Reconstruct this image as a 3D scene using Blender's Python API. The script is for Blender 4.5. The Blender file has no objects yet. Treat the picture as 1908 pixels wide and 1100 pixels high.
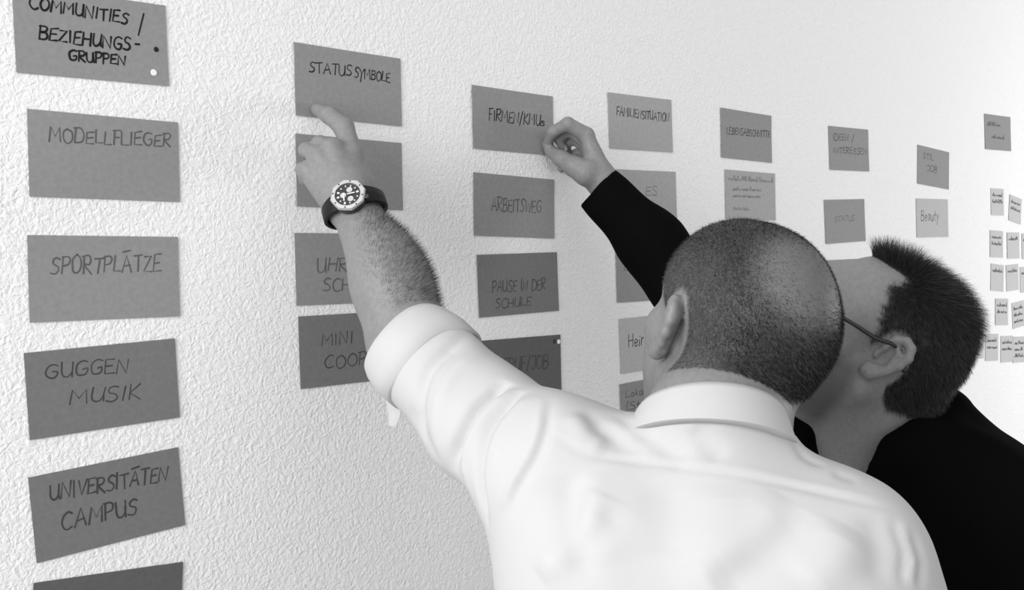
import bpy, math, random
import numpy as np
from mathutils import Matrix, Vector

random.seed(7)
rng = np.random.default_rng(7)
C = bpy.context.scene.collection
SC = bpy.context.scene

# ------------------------------------------------------------------ camera
FPX = 1900.0                      # focal length in pixels of the 1908 x 1100 frame
EYE = np.array([0.0, 0.0, 1.68])  # camera height above the floor
FW = np.array([0.67361035, 0.7386029, -0.02673673])
RT = np.array([0.73808586, -0.67413984, -0.02765371])
UP = np.array([0.0384494, 0.00110618, 0.99925994])
WALL_Y = 1.2345

cam_data = bpy.data.cameras.new('camera')
cam_data.sensor_width = 36.0
cam_data.lens = 36.0 * FPX / 1908.0
cam_data.clip_start = 0.05
cam = bpy.data.objects.new('camera', cam_data)
C.objects.link(cam)
cam.matrix_world = Matrix(((RT[0], UP[0], -FW[0], EYE[0]), (RT[1], UP[1], -FW[1], EYE[1]),
                           (RT[2], UP[2], -FW[2], EYE[2]), (0, 0, 0, 1)))
SC.camera = cam

# ------------------------------------------------------------------ light
SC.view_settings.view_transform = 'Standard'
SC.view_settings.look = 'None'
SC.view_settings.gamma = 1.0
SC.view_settings.use_curve_mapping = False
SC.view_settings.exposure = -0.07

world = bpy.data.worlds.new('room_light')
SC.world = world
world.use_nodes = True
bg = world.node_tree.nodes['Background']
bg.inputs[0].default_value = (1, 1, 1, 1)
# ambient daylight: the window side of the room (left, behind the viewer) is bright, the far inner side is dim
wn = world.node_tree
wtc = wn.nodes.new('ShaderNodeTexCoord')
wdot = wn.nodes.new('ShaderNodeVectorMath')
wdot.operation = 'DOT_PRODUCT'
wdot.inputs[1].default_value = (-0.86, -0.20, 0.46)
wn.links.new(wtc.outputs['Generated'], wdot.inputs[0])
wmr = wn.nodes.new('ShaderNodeMapRange')
wmr.inputs['From Min'].default_value = -0.7
wmr.inputs['From Max'].default_value = 0.9
wmr.inputs['To Min'].default_value = 0.28
wmr.inputs['To Max'].default_value = 1.08
wn.links.new(wdot.outputs['Value'], wmr.inputs['Value'])
wn.links.new(wmr.outputs['Result'], bg.inputs[1])


def area(name, loc, target, sx, sy, power):
    l = bpy.data.lights.new(name, 'AREA')
    l.shape = 'RECTANGLE'
    l.size, l.size_y, l.energy = sx, sy, power
    o = bpy.data.objects.new(name, l)
    C.objects.link(o)
    o.location = loc
    o.rotation_euler = (Vector(target) - Vector(loc)).to_track_quat('-Z', 'Y').to_euler()
    return o


area('window_daylight', (-1.5, 0.42, 2.15), (1.0, 0.75, 1.5), 1.3, 1.6, 58)
area('far_window_daylight', (4.6, -0.6, 1.6), (3.4, 1.2, 1.35), 1.0, 1.2, 42)

# ------------------------------------------------------------------ helpers


def P(px, py, d):
    """a point at distance d along the optical axis"""
    return EYE + d * (FW + RT * (px - 954.0) / FPX - UP * (py - 550.0) / FPX)


def V(a, b, c):
    """direction from right / up / away components"""
    v = RT * a + UP * b + FW * c
    return v / np.linalg.norm(v)


def nrm(v):
    return v / np.linalg.norm(v)


def mesh_obj(name, verts, faces, mat=None, parent=None, smooth=True, base=None):
    verts = np.asarray(verts, dtype=np.float64)
    b = np.zeros(3) if base is None else np.asarray(base, dtype=np.float64)
    me = bpy.data.meshes.new(name)
    if isinstance(faces, np.ndarray):
        nf, k = faces.shape
        me.vertices.add(len(verts))
        me.vertices.foreach_set('co', (verts - b).astype(np.float32).ravel())
        me.loops.add(nf * k)
        me.loops.foreach_set('vertex_index', faces.astype(np.int32).ravel())
        me.polygons.add(nf)
        me.polygons.foreach_set('loop_start', np.arange(0, nf * k, k, dtype=np.int32))
        me.polygons.foreach_set('loop_total', np.full(nf, k, dtype=np.int32))
        me.update(calc_edges=True)
        me.validate()
    else:
        me.from_pydata([tuple(v) for v in (verts - b)], [], faces)
        me.update()
    if smooth:
        me.polygons.foreach_set('use_smooth', np.ones(len(me.polygons), dtype=bool))
    if mat:
        me.materials.append(mat)
    o = bpy.data.objects.new(name, me)
    C.objects.link(o)
    if parent is not None:
        o.parent = parent
        # children are written in world coordinates
        o.matrix_parent_inverse = Matrix.Translation(-world_loc(parent))
    o.location = b
    return o


def world_loc(o):
    p = Vector((0, 0, 0))
    while o is not None:
        p = p + (o.matrix_parent_inverse @ o.location if o.parent else o.location)
        o = o.parent
    return p


def tag(o, label, cat, group=None, kind=None):
    if label:
        o['label'] = label
    if cat:
        o['category'] = cat
    if group:
        o['group'] = group
    if kind:
        o['kind'] = kind
    return o


# ------------------------------------------------------------------ materials
def material(name, val, rough=0.6, spec=0.3, noise=0.0, nscale=50, bump=None, metal=0.0, attr=None, detail=4):
    m = bpy.data.materials.new(name)
    m.use_nodes = True
    nt = m.node_tree
    b = nt.nodes['Principled BSDF']
    b.inputs['Base Color'].default_value = (val, val, val, 1)
    b.inputs['Roughness'].default_value = rough
    b.inputs['Metallic'].default_value = metal
    b.inputs['Specular IOR Level'].default_value = spec
    tc = nt.nodes.new('ShaderNodeTexCoord')
    out = None
    if noise:
        n = nt.nodes.new('ShaderNodeTexNoise')
        n.inputs['Scale'].default_value = nscale
        n.inputs['Detail'].default_value = detail
        nt.links.new(tc.outputs['Object'], n.inputs['Vector'])
        mr = nt.nodes.new('ShaderNodeMapRange')
        mr.inputs['From Min'].default_value = 0.3
        mr.inputs['From Max'].default_value = 0.7
        mr.inputs['To Min'].default_value = val * (1 - noise)
        mr.inputs['To Max'].default_value = val * (1 + noise)
        nt.links.new(n.outputs['Fac'], mr.inputs['Value'])
        out = mr.outputs['Result']
    if attr:
        a = nt.nodes.new('ShaderNodeAttribute')
        a.attribute_name = attr[0]
        mx = nt.nodes.new('ShaderNodeMix')
        mx.data_type = 'FLOAT'
        nt.links.new(a.outputs['Fac'], mx.inputs[0])
        if out:
            nt.links.new(out, mx.inputs[2])
        else:
            mx.inputs[2].default_value = val
        mx.inputs[3].default_value = attr[1]
        out = mx.outputs[0]
    if out:
        cb = nt.nodes.new('ShaderNodeCombineColor')
        for i in range(3):
            nt.links.new(out, cb.inputs[i])
        nt.links.new(cb.outputs[0], b.inputs['Base Color'])
    if bump:
        n2 = nt.nodes.new('ShaderNodeTexNoise')
        n2.inputs['Scale'].default_value = bump[0]
        n2.inputs['Detail'].default_value = 3
        nt.links.new(tc.outputs['Object'], n2.inputs['Vector'])
        bp = nt.nodes.new('ShaderNodeBump')
        bp.inputs['Strength'].default_value = bump[1]
        bp.inputs['Distance'].default_value = bump[2]
        nt.links.new(n2.outputs['Fac'], bp.inputs['Height'])
        nt.links.new(bp.outputs['Normal'], b.inputs['Normal'])
    return m


def plaster_material():
    m = bpy.data.materials.new('rough_white_plaster')
    m.use_nodes = True
    nt = m.node_tree
    b = nt.nodes['Principled BSDF']
    b.inputs['Base Color'].default_value = (0.86, 0.86, 0.86, 1)
    b.inputs['Roughness'].default_value = 0.75
    b.inputs['Specular IOR Level'].default_value = 0.2
    tc = nt.nodes.new('ShaderNodeTexCoord')
    n0 = nt.nodes.new('ShaderNodeTexNoise')
    n0.inputs['Scale'].default_value = 70
    n0.inputs['Detail'].default_value = 2
    nt.links.new(tc.outputs['Object'], n0.inputs['Vector'])
    mxv = nt.nodes.new('ShaderNodeVectorMath')
    mxv.operation = 'MULTIPLY_ADD'
    mxv.inputs[1].default_value = (0.016, 0.016, 0.016)
    nt.links.new(n0.outputs['Color'], mxv.inputs[0])
    nt.links.new(tc.outputs['Object'], mxv.inputs[2])
    v = nt.nodes.new('ShaderNodeTexVoronoi')
    v.feature = 'SMOOTH_F1'
    v.inputs['Scale'].default_value = 190
    nt.links.new(mxv.outputs[0], v.inputs['Vector'])
    n1 = nt.nodes.new('ShaderNodeTexNoise')
    n1.inputs['Scale'].default_value = 230
    n1.inputs['Detail'].default_value = 4
    n1.inputs['Roughness'].default_value = 0.6
    nt.links.new(mxv.outputs[0], n1.inputs['Vector'])
    ad = nt.nodes.new('ShaderNodeMath')
    ad.operation = 'MULTIPLY_ADD'
    ad.inputs[1].default_value = 0.7
    nt.links.new(v.outputs['Distance'], ad.inputs[0])
    nt.links.new(n1.outputs['Fac'], ad.inputs[2])
    bp = nt.nodes.new('ShaderNodeBump')
    bp.inputs['Strength'].default_value = 0.55
    bp.inputs['Distance'].default_value = 0.0034
    nt.links.new(ad.outputs[0], bp.inputs['Height'])
    nt.links.new(bp.outputs['Normal'], b.inputs['Normal'])
    return m


M_WALL = plaster_material()
M_FLOOR = material('grey_floor', 0.35, 0.5, 0.3, 0.15, 6)
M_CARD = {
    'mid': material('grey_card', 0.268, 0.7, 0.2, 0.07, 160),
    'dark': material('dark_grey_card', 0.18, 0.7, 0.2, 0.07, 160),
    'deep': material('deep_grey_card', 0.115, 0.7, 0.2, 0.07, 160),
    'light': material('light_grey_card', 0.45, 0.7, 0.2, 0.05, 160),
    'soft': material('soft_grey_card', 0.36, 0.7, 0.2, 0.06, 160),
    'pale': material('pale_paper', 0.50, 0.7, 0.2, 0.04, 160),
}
M_INK = {
    'bold': material('black_marker_ink', 0.012, 0.5, 0.2),
    'mid': material('dark_pencil_ink', 0.055, 0.5, 0.2),
    'faint': material('grey_sheen_ink', 0.105, 0.5, 0.2),  # marker sheen put into the ink colour as grey
    'ghost': material('pale_sheen_ink', 0.16, 0.5, 0.2),  # the same painted sheen, paler
}
M_DOTW = material('white_dot', 0.85, 0.5, 0.3)
M_DOTB = material('black_dot', 0.01, 0.5, 0.3)
M_SKIN1 = material('tanned_skin', 0.205, 0.5, 0.35, 0.09, 160, (420, 0.25, 0.0012), attr=('stubble_shade', 0.035), detail=6)
M_SKIN2 = material('ruddy_skin', 0.215, 0.5, 0.35, 0.09, 160, (420, 0.25, 0.0012), attr=('stubble_shade', 0.04), detail=6)  # attribute mixes in scalp stubble and the painted jaw shade
M_NAIL = material('fingernail', 0.42, 0.25, 0.5)
M_HAIR1 = material('grizzled_hair', 0.015, 0.5, 0.3, attr=('grey', 0.22))
M_HAIR2 = material('dark_hair', 0.020, 0.45, 0.35)
M_ARMHAIR = material('arm_hair', 0.02, 0.5, 0.3)
M_SHIRT = material('white_cotton', 0.485, 0.8, 0.15, 0.0, 50, (900, 0.12, 0.0006))
M_BLACK = material('black_knit', 0.0035, 0.9, 0.02, 0.1, 300)
M_BLACK2 = material('black_collar_knit', 0.012, 0.9, 0.05, 0.1, 300)
M_TROUSER = material('dark_trouser_cloth', 0.03, 0.9, 0.1)
M_SHOE = material('black_leather', 0.015, 0.35, 0.4)
M_RUBBER = material('black_rubber', 0.008, 0.5, 0.25)
M_STEEL = material('brushed_steel', 0.72, 0.28, 0.5, metal=1.0)
M_STEELD = material('dark_steel', 0.06, 0.4, 0.5, metal=0.6)
M_DIAL = material('dark_dial', 0.03, 0.4, 0.4)
M_LUME = material('white_dial_marks', 0.8, 0.5, 0.3)
M_FRAME = material('black_spectacle_metal', 0.01, 0.25, 0.6)
M_EYE = material('eye_white', 0.6, 0.2, 0.5)


def glass_material():
    m = bpy.data.materials.new('clear_lens')
    m.use_nodes = True
    b = m.node_tree.nodes['Principled BSDF']
    b.inputs['Base Color'].default_value = (1, 1, 1, 1)
    b.inputs['Roughness'].default_value = 0.02
    b.inputs['Transmission Weight'].default_value = 1.0
    b.inputs['IOR'].default_value = 1.45
    return m


M_GLASS = glass_material()

# ------------------------------------------------------------------ room


def slab(name, lo, hi, mat):
    x0, y0, z0 = lo
    x1, y1, z1 = hi
    v = [(x0, y0, z0), (x1, y0, z0), (x1, y1, z0), (x0, y1, z0), (x0, y0, z1), (x1, y0, z1), (x1, y1, z1), (x0, y1, z1)]
    f = [(0, 3, 2, 1), (4, 5, 6, 7), (0, 1, 5, 4), (1, 2, 6, 5), (2, 3, 7, 6), (3, 0, 4, 7)]
    o = mesh_obj(name, v, f, mat, smooth=False)
    o['kind'] = 'structure'
    return o


slab('wall_left', (-1.5, WALL_Y, 0), (6.5, WALL_Y + 0.15, 3.0), M_WALL)
slab('floor', (-1.5, -2.2, -0.1), (6.5, WALL_Y, 0), M_FLOOR)
slab('baseboard_left', (-1.5, WALL_Y - 0.015, 0), (6.5, WALL_Y, 0.08), M_FLOOR)

# ------------------------------------------------------------------ handwriting
G = {
    'A': (.8, ["0,0 .38,1 .75,0", ".15,.35 .62,.4"]), 'B': (.65, ["0,0 .05,1", "-.05,.95 .4,1 .55,.8 .4,.58 .05,.52 .5,.5 .62,.25 .45,.03 0,0"]),
    'C': (.7, ["0.65,.9 .4,1 .12,.8 .02,.45 .15,.1 .42,0 .68,.12"]), 'D': (.75, ["0,0 .06,1", "-.08,1 .4,.97 .68,.7 .7,.35 .5,.06 0,0"]),
    'E': (.6, [".58,1 .05,.95 0,.02 .6,.03", ".02,.5 .48,.54"]), 'F': (.55, [".05,0 .05,.95", "-.05,.98 .58,1", ".05,.5 .45,.52"]),
    'G': (.75, [".68,.9 .4,1 .1,.8 .02,.4 .18,.06 .45,0 .66,.15 .68,.45 .4,.43"]), 'H': (.7, ["0,0 .03,1", ".62,0 .65,1", ".02,.5 .64,.5"]),
    'I': (.25, [".08,0 .12,1"]), 'J': (.5, ["0,.98 .5,1 .42,.2 .22,0 0,.15"]), 'K': (.65, [".02,0 .05,1", ".6,1 .06,.45 .62,0"]),
    'L': (.55, [".03,1 0,.03 .55,.05"]), 'M': (.9, ["0,0 .08,1 .42,.35 .78,1 .85,0"]), 'N': (.75, ["0,0 .05,1 .62,.02 .7,1"]),
    'O': (.75, [".35,1 .08,.8 .02,.4 .2,.03 .5,.03 .7,.35 .66,.78 .35,1"]), 'P': (.6, [".03,0 .05,1", "-.06,.95 .4,1 .58,.8 .45,.55 .06,.45"]),
    'R': (.65, [".03,0 .05,1", "-.05,.97 .42,1 .58,.8 .42,.55 .08,.5 .62,0"]), 'S': (.6, [".58,.9 .35,1 .1,.85 .15,.6 .45,.45 .52,.2 .3,0 -.02,.08"]),
    'T': (.65, [".32,0 .34,.97", "-.02,.95 .68,1"]), 'U': (.7, [".02,1 .02,.3 .2,.02 .45,.05 .62,.35 .65,1", ".64,.6 .68,0"]),
    'V': (.65, ["0,1 .3,0 .68,1"]), 'W': (.95, ["0,1 .22,0 .48,.75 .7,0 .95,1"]), 'Y': (.65, ["0,1 .3,.5 .62,1", ".3,.5 .2,-.35"]),
    'Z': (.65, [".02,.95 .6,1 .0,.03 .65,.03"]), 'Ä': (.8, ["0,0 .38,1 .75,0", ".15,.35 .62,.4", ".1,1.22 .68,1.28"]),
    '/': (.45, [".0,-.15 .45,1.15"]), '-': (.4, [".03,.45 .35,.48"]), '.': (.2, [".05,.02 .1,.05"]), '(': (.3, [".25,1.1 .05,.5 .2,-.15"]),
    'e': (.5, ["0,.3 .4,.36 .3,.58 .12,.58 .02,.3 .15,.02 .42,.1"]), 'i': (.2, [".06,0 .1,.55", ".12,.78 .14,.84"]),
    'r': (.4, [".02,0 .06,.58", ".05,.4 .2,.58 .36,.54"]), 'a': (.55, [".42,.5 .2,.6 .02,.3 .15,.02 .38,.15 .44,.58 .5,0"]),
    't': (.4, [".18,1 .14,.1 .3,0", "-.02,.6 .38,.64"]), 's': (.4, [".36,.52 .18,.6 .06,.45 .3,.25 .26,.03 0,.05"]),
    'u': (.55, [".02,.58 .04,.12 .2,0 .42,.2 .46,.58 .5,0"]), 'y': (.5, [".02,.58 .2,.15", ".44,.6 .2,-.05 .02,-.35"]),
    'o': (.5, [".25,.6 .04,.4 .1,.05 .32,.03 .44,.35 .25,.6"]), 'k': (.45, [".04,0 .06,1", ".38,.58 .08,.28 .42,0"]), 'l': (.25, [".1,0 .1,1"]),
    'd': (.55, [".42,.5 .2,.6 .02,.3 .15,.02 .4,.15", ".46,1 .44,0"]), 'n': (.5, [".03,0 .05,.58", ".05,.4 .25,.6 .4,.45 .42,0"]),
    'z': (.45, [".02,.56 .4,.58 .02,.03 .42,.02"]), ' ': (.45, []),
}


def smooth_line(pts, n=5):
    pts = np.array(pts, float)
    if len(pts) < 4:
        return pts
    out = []
    for i in range(len(pts) - 1):
        p0, p1, p2, p3 = pts[max(i - 1, 0)], pts[i], pts[i + 1], pts[min(i + 2, len(pts) - 1)]
        for t in np.linspace(0, 1, n, endpoint=False):
            out.append(0.5 * ((2 * p1) + (p2 - p0) * t + (2 * p0 - 5 * p1 + 4 * p2 - p3) * t * t + (3 * p1 - p0 - 3 * p2 + p3) * t ** 3))
    out.append(pts[-1])
    return np.array(out)


CURVY = set('BCDGJOPRSUeaosdnurty(')


def text_strokes(text, u0, v0, u1, v1, hgt, W, H, scr=False):
    """strokes in card coordinates (metres); u, v run 0..1 from the top left corner"""
    x0, z0 = (u0 - .5) * W, (.5 - v0) * H
    x1, z1 = (u1 - .5) * W, (.5 - v1) * H
    L = math.hypot(x1 - x0, z1 - z0)
    dx, dz = (x1 - x0) / L, (z1 - z0) / L
    h = hgt * H
    res = []
    if scr:   # an illegible pen line
        out, s0 = [], 0.0
        while s0 < L * .97:
            wl_ = min(random.uniform(3, 6) * h * .55, L - s0)
            n = max(4, int(wl_ / (h * .24)))
            p = []
            for i in range(n + 1):
                t = s0 + wl_ * (i + random.uniform(-.3, .3)) / n
                a = h * (random.choice((.35, .5, .5, .95)) if i % 2 else random.uniform(-.05, .12))
                p.append((x0 + dx * t - dz * a, z0 + dz * t + dx * a))
            out.append(smooth_line(p, 3))
            s0 += wl_ + h * .35
        return out
    gap = .14
    tot = sum(G[c][0] + gap for c in text) - gap
    sc = L / tot
    cx = 0
    for c in text:
        w, strokes = G[c]
        jz, js, sl = random.uniform(-.06, .06), random.uniform(.92, 1.08), random.uniform(.02, .14)
        for s in strokes:
            q = [tuple(float(a) for a in pr.split(',')) for pr in s.split()]
            p = []
            for (a, b) in q:
                a += random.uniform(-.03, .03)
                b += random.uniform(-.03, .03)
                lx = (cx + a) * sc + sl * b * h
                lz = (b * js + jz) * h
                p.append((x0 + dx * lx - dz * lz, z0 + dz * lx + dx * lz))
            res.append(smooth_line(p) if c in CURVY else np.array(p))
        cx += w + gap
    return res


def ribbons(strokes, width, yfun):
    vs, fs = [], []
    for p in strokes:
        p = np.asarray(p)
        n = len(p)
        t = np.gradient(p, axis=0)
        t /= np.maximum(np.linalg.norm(t, axis=1, keepdims=True), 1e-9)
        nn = np.stack([-t[:, 1], t[:, 0]], 1)
        w = width * .5 * (1 + .2 * np.sin(np.linspace(0, 5, n) + random.random() * 6))[:, None]
        # blunt round ends
        p = np.vstack([p[0] - t[0] * width * .4, p, p[-1] + t[-1] * width * .4])
        nn = np.vstack([nn[0], nn, nn[-1]])
        w = np.vstack([w[0] * .5, w, w[-1] * .5])
        a, b = p + nn * w, p - nn * w
        s = len(vs)
        for i in range(len(p)):
            vs.append((a[i, 0], yfun(*a[i]), a[i, 1]))
            vs.append((b[i, 0], yfun(*b[i]), b[i, 1]))
        for i in range(len(p) - 1):
            fs.append((s + 2 * i, s + 2 * i + 1, s + 2 * i + 3, s + 2 * i + 2))
    return vs, fs


CARD_W, CARD_H = 0.1795, 0.1


def card(x, z, rot, W, H, shade, label, group, lines=(), ink='mid', pen=.0016, dots=(), shear=0.0):
    bow = random.uniform(.0004, .0012)

    def yf(a, b, off=0.0):
        return -bow * ((2 * a / W) ** 2 * .6 + (2 * b / H) ** 2 * .4) - off

    nx, nz = 10, 6
    vs, fs = [], []
    for side in (0, 1):
        for j in range(nz + 1):
            for i in range(nx + 1):
                a, b = (i / nx - .5) * W, (j / nz - .5) * H
                vs.append((a, yf(a, b) - (.0004 if side == 0 else 0), b))
    n1 = (nx + 1) * (nz + 1)
    for j in range(nz):
        for i in range(nx):
            q = j * (nx + 1) + i
            fs.append((q, q + 1, q + nx + 2, q + nx + 1))
            fs.append((n1 + q, n1 + q + nx + 1, n1 + q + nx + 2, n1 + q + 1))
    ring = list(range(nx + 1)) + [j * (nx + 1) + nx for j in range(1, nz + 1)] + [nz * (nx + 1) + i for i in range(nx - 1, -1, -1)] + [j * (nx + 1) for j in range(nz - 1, 0, -1)]
    for i in range(len(ring)):
        a, b = ring[i], ring[(i + 1) % len(ring)]
        fs.append((b, a, n1 + a, n1 + b))
    o = mesh_obj('paper_card', vs, fs, M_CARD[shade], smooth=False)
    o.location = (x, WALL_Y - .0006, z + EYE[2])
    o.rotation_euler = (0, -rot, 0)
    tag(o, label, 'paper card', group)
    st = []
    for ln in lines:
        st += text_strokes(*ln[:6], W, H, scr=(ln[0] == '~'))
    if st:
        v, f = ribbons(st, pen, lambda a, b: yf(a, b, .0006))
        t = mesh_obj('lettering', v, f, M_INK[ink], smooth=False)
        t.parent = o
    for (u, v, r, m) in dots:
        cx, cz = (u - .5) * W, (.5 - v) * H
        vv = [(cx + r * k * math.cos(a), yf(cx, cz, .0006 + .0008 * (k < .9)), cz + r * k * math.sin(a)) for k in (1, .8) for a in np.linspace(0, 2 * math.pi, 20, endpoint=False)]
        ff = [tuple(range(20, 40))] + [(i, (i + 1) % 20, 20 + (i + 1) % 20, 20 + i) for i in range(20)]
        d = mesh_obj('dot_sticker', vv, ff, m, smooth=False)
        d.parent = o
        d['label'] = 'round white dot sticker' if m is M_DOTW else 'round black dot sticker'
    return o


GA = 'cards in the first column'
GB = 'cards in the second column'
GC = 'cards in the third column'
GD = 'cards in the fourth column'
GE = 'cards in the columns at the back'
GF = 'small pale papers at the far end'
CARDS = [
    ((0.4629, 0.2882, 0.0129), 'mid', 'grey card reading COMMUNITIES, cut by the top edge, top left of the wall', GA, 'bold', .0023,
     [('COMMUNITIES', .1, .25, .73, .29, .14), ('/', .8, .37, .86, .35, .18), ('BEZIEHUNGS', .15, .60, .74, .61, .145), ('-', .77, .59, .81, .59, .15), ('GRUPPEN', .33, .80, .7, .79, .12)],
     [(.92, .56, .0032, M_DOTB), (.895, .85, .0041, M_DOTW)]),
    ((0.4728, 0.1457, -0.0118), 'mid', 'grey card with faint word MODELLFLIEGER, second in the left column', GA, 'faint', .0018, [('MODELLFLIEGER', .13, .36, .94, .31, .16)], []),
    ((0.4673, 0.0015, -0.0121), 'mid', 'grey card with faint word SPORTPLÄTZE in the left column', GA, 'faint', .0018, [('SPORTPLÄTZE', .14, .45, .87, .43, .2)], []),
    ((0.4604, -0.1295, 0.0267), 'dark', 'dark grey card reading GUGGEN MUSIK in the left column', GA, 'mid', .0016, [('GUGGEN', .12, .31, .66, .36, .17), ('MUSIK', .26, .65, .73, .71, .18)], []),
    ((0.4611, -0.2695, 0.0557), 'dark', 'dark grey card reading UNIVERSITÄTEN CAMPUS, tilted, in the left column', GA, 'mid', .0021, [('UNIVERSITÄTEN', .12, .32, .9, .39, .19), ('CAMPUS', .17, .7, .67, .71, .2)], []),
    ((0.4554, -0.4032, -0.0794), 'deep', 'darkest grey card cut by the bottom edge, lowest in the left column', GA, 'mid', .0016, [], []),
    ((0.8226, 0.2663, -0.0102), 'mid', 'grey card reading STATUS SYMBOLE touched by the pointing finger', GB, 'bold', .0016, [('STATUS', .13, .38, .52, .36, .15), ('SYMBOLE', .545, .37, .89, .37, .14)], []),
    ((0.8203, 0.1413, -0.0107), 'mid', 'grey card behind the pointing hand and watch', GB, 'mid', .0016, [], []),
    ((0.8141, 0.0054, -0.0062), 'mid', 'grey card reading UHREN SCHMUCK half behind the bare forearm', GB, 'faint', .0017, [('UHREN', .19, .54, .66, .54, .2), ('SCHMUCK', .24, .815, .88, .81, .17)], []),
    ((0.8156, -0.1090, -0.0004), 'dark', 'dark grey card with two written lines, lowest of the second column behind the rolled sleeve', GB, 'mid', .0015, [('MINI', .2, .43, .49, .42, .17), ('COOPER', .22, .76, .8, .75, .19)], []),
    ((1.1402, 0.2397, -0.0106), 'mid', 'grey card reading FIRMEN/KMUs whose corner the other hand pins', GC, 'bold', .0018, [('FIRMEN/KMU', .19, .53, .83, .52, .18), ('s', .84, .52, .89, .52, .14)], []),
    ((1.1373, 0.1003, -0.0284), 'mid', 'grey card with faint word ARBEITSWEG in the third column', GC, 'faint', .0018, [('ARBEITSWEG', .21, .59, .83, .575, .21)], []),
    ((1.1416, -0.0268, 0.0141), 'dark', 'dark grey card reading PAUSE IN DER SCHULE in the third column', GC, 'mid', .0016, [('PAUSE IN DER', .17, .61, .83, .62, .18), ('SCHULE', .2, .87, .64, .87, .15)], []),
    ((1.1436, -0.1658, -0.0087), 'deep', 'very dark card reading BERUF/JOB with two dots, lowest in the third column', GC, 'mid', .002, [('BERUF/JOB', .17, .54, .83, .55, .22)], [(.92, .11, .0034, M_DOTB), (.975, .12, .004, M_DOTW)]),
    ((1.4608, 0.2606, 0.0142), 'soft', 'grey card reading FAMILIENSITUATION, top of the fourth column', GD, 'bold', .0016, [('FAMILIENSITUATION', .12, .39, .95, .43, .16)], []),
    ((1.4689, 0.1238, 0.0158), 'soft', 'grey card half hidden behind the black sleeve in the fourth column', GD, 'ghost', .0016, [('ES', .5, .46, .68, .46, .16)], []),
    ((1.4714, -0.0184, 0.0011), 'mid', 'grey card under the black sleeve elbow in the fourth column', GD, 'faint', .0016, [('EHE', .12, .42, .34, .42, .16)], []),
    ((1.4764, -0.1465, 0.0202), 'light', 'light grey card reading Heirat beside the cheek', GD, 'bold', .0018, [('Heirat', .13, .54, .5, .52, .22)], []),
    ((1.4740, -0.2640, 0.0300), 'mid', 'grey card with three small written lines just above the white collar', GD, 'mid', .0015, [('Lokal', .08, .27, .4, .27, .14), ('(Stadt', .08, .5, .55, .5, .14), ('Geor', .08, .73, .45, .73, .14), ('~', .45, .28, .75, .28, .12), ('~', .6, .51, .8, .51, .12), ('~', .5, .74, .8, .74, .12)], []),
    ((1.7957, 0.2595, -0.0126), 'mid', 'grey card reading LEBENSABSCHNITTE, top of the fifth column', GE, 'bold', .0015, [('LEBENSABSCHNITTE', .11, .51, .97, .47, .14)], []),
    ((1.8060, 0.1364, -0.0058), 'soft', 'grey card with small faint writing directly above the shaved head', GE, 'faint', .0012, [('~', .06, .22, .95, .2, .12), ('~', .14, .42, .7, .4, .1), ('~', .14, .55, .7, .54, .09), ('~', .15, .82, .46, .82, .14)], []),
    ((2.2078, 0.2560, 0.0209), 'mid', 'grey card with two written lines ending in INTERESSEN, top of the sixth column', GE, 'mid', .0018, [('IDEEN /', .1, .32, .62, .31, .15), ('INTERESSEN', .1, .61, .95, .6, .14)], []),
    ((2.1837, 0.0877, 0.0357), 'mid', 'grey card with one faint word, second in the sixth column', GE, 'faint', .0016, [('STATUS', .24, .52, .74, .5, .13)], []),
    ((2.1880, -0.0520, 0.0100), 'mid', 'grey card peeking out between the two heads', GE, 'faint', .0016, [], []),
    ((2.6367, 0.2327, -0.0542), 'mid', 'tilted grey card reading STIL JOB in the seventh column', GE, 'mid', .0018, [('STIL', .17, .32, .5, .32, .15), ('JOB', .3, .63, .62, .62, .16)], []),
    ((2.6264, 0.1000, 0.0106), 'light', 'light grey card reading Beauty above the dark hair', GE, 'mid', .0018, [('Beauty', .14, .58, .7, .58, .26)], []),
    ((3.0469, 0.3519, 0.0234), 'mid', 'small looking grey card at the top right edge of the wall', GE, 'mid', .0018, [('~', .1, .33, .6, .33, .14), ('~', .25, .68, .74, .68, .14)], []),
]
for (pos, shade, label, group, ink, pen, lines, dots) in CARDS:
    card(pos[0], pos[1], pos[2], CARD_W, CARD_H, shade, label, group, lines, ink, pen, dots)

SMALL = [  # centre x, z, tilt, width, height, label, lines
    (3.036, .1515, 0.00, 'small pale paper, left one in the top row at the far end', 2),
    (3.162, .132, -.14, 'tilted small pale paper, right one in the top row at the far end', 2),
    (3.0255, .030, -.03, 'small pale paper, left one in the second row at the far end', 2),
    (3.144, .025, 0.00, 'small pale paper, middle one in the second row at the far end', 1),
    (3.252, .022, 0.00, 'small pale paper cut by the right edge in the second row', 1),
    (3.027, -.0675, -.08, 'small pale paper, left one in the third row at the far end', 1),
    (3.135, -.070, .03, 'small pale paper, middle one in the third row at the far end', 1),
    (3.236, -.078, .02, 'small pale paper cut by the right edge in the third row', 1),
    (3.0545, -.168, -.05, 'small pale paper, left one in the fourth row at the far end', 2),
    (3.174, -.182, .06, 'small pale paper with three lines, right one in the fourth row', 3),
    (2.885, -.253, -.04, 'small pale paper half behind the dark hair in the lowest row', 1),
    (2.983, -.2665, -.06, 'small pale paper right beside the dark hair in the lowest row', 2),
    (3.088, -.279, -.05, 'small pale paper second from the right in the lowest row', 2),
    (3.175, -.287, -.05, 'small pale paper at the right edge in the lowest row', 3),
]
for (x, z, rot, label, nl) in SMALL:
    lines = [('~', .12, .3 + .25 * k, .88, .3 + .25 * k, .16) for k in range(nl)]
    card(x, z, rot, .088, .077, 'pale', label, GF, lines, 'mid', .0024)

# ------------------------------------------------------------------ implicit modelling


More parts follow.
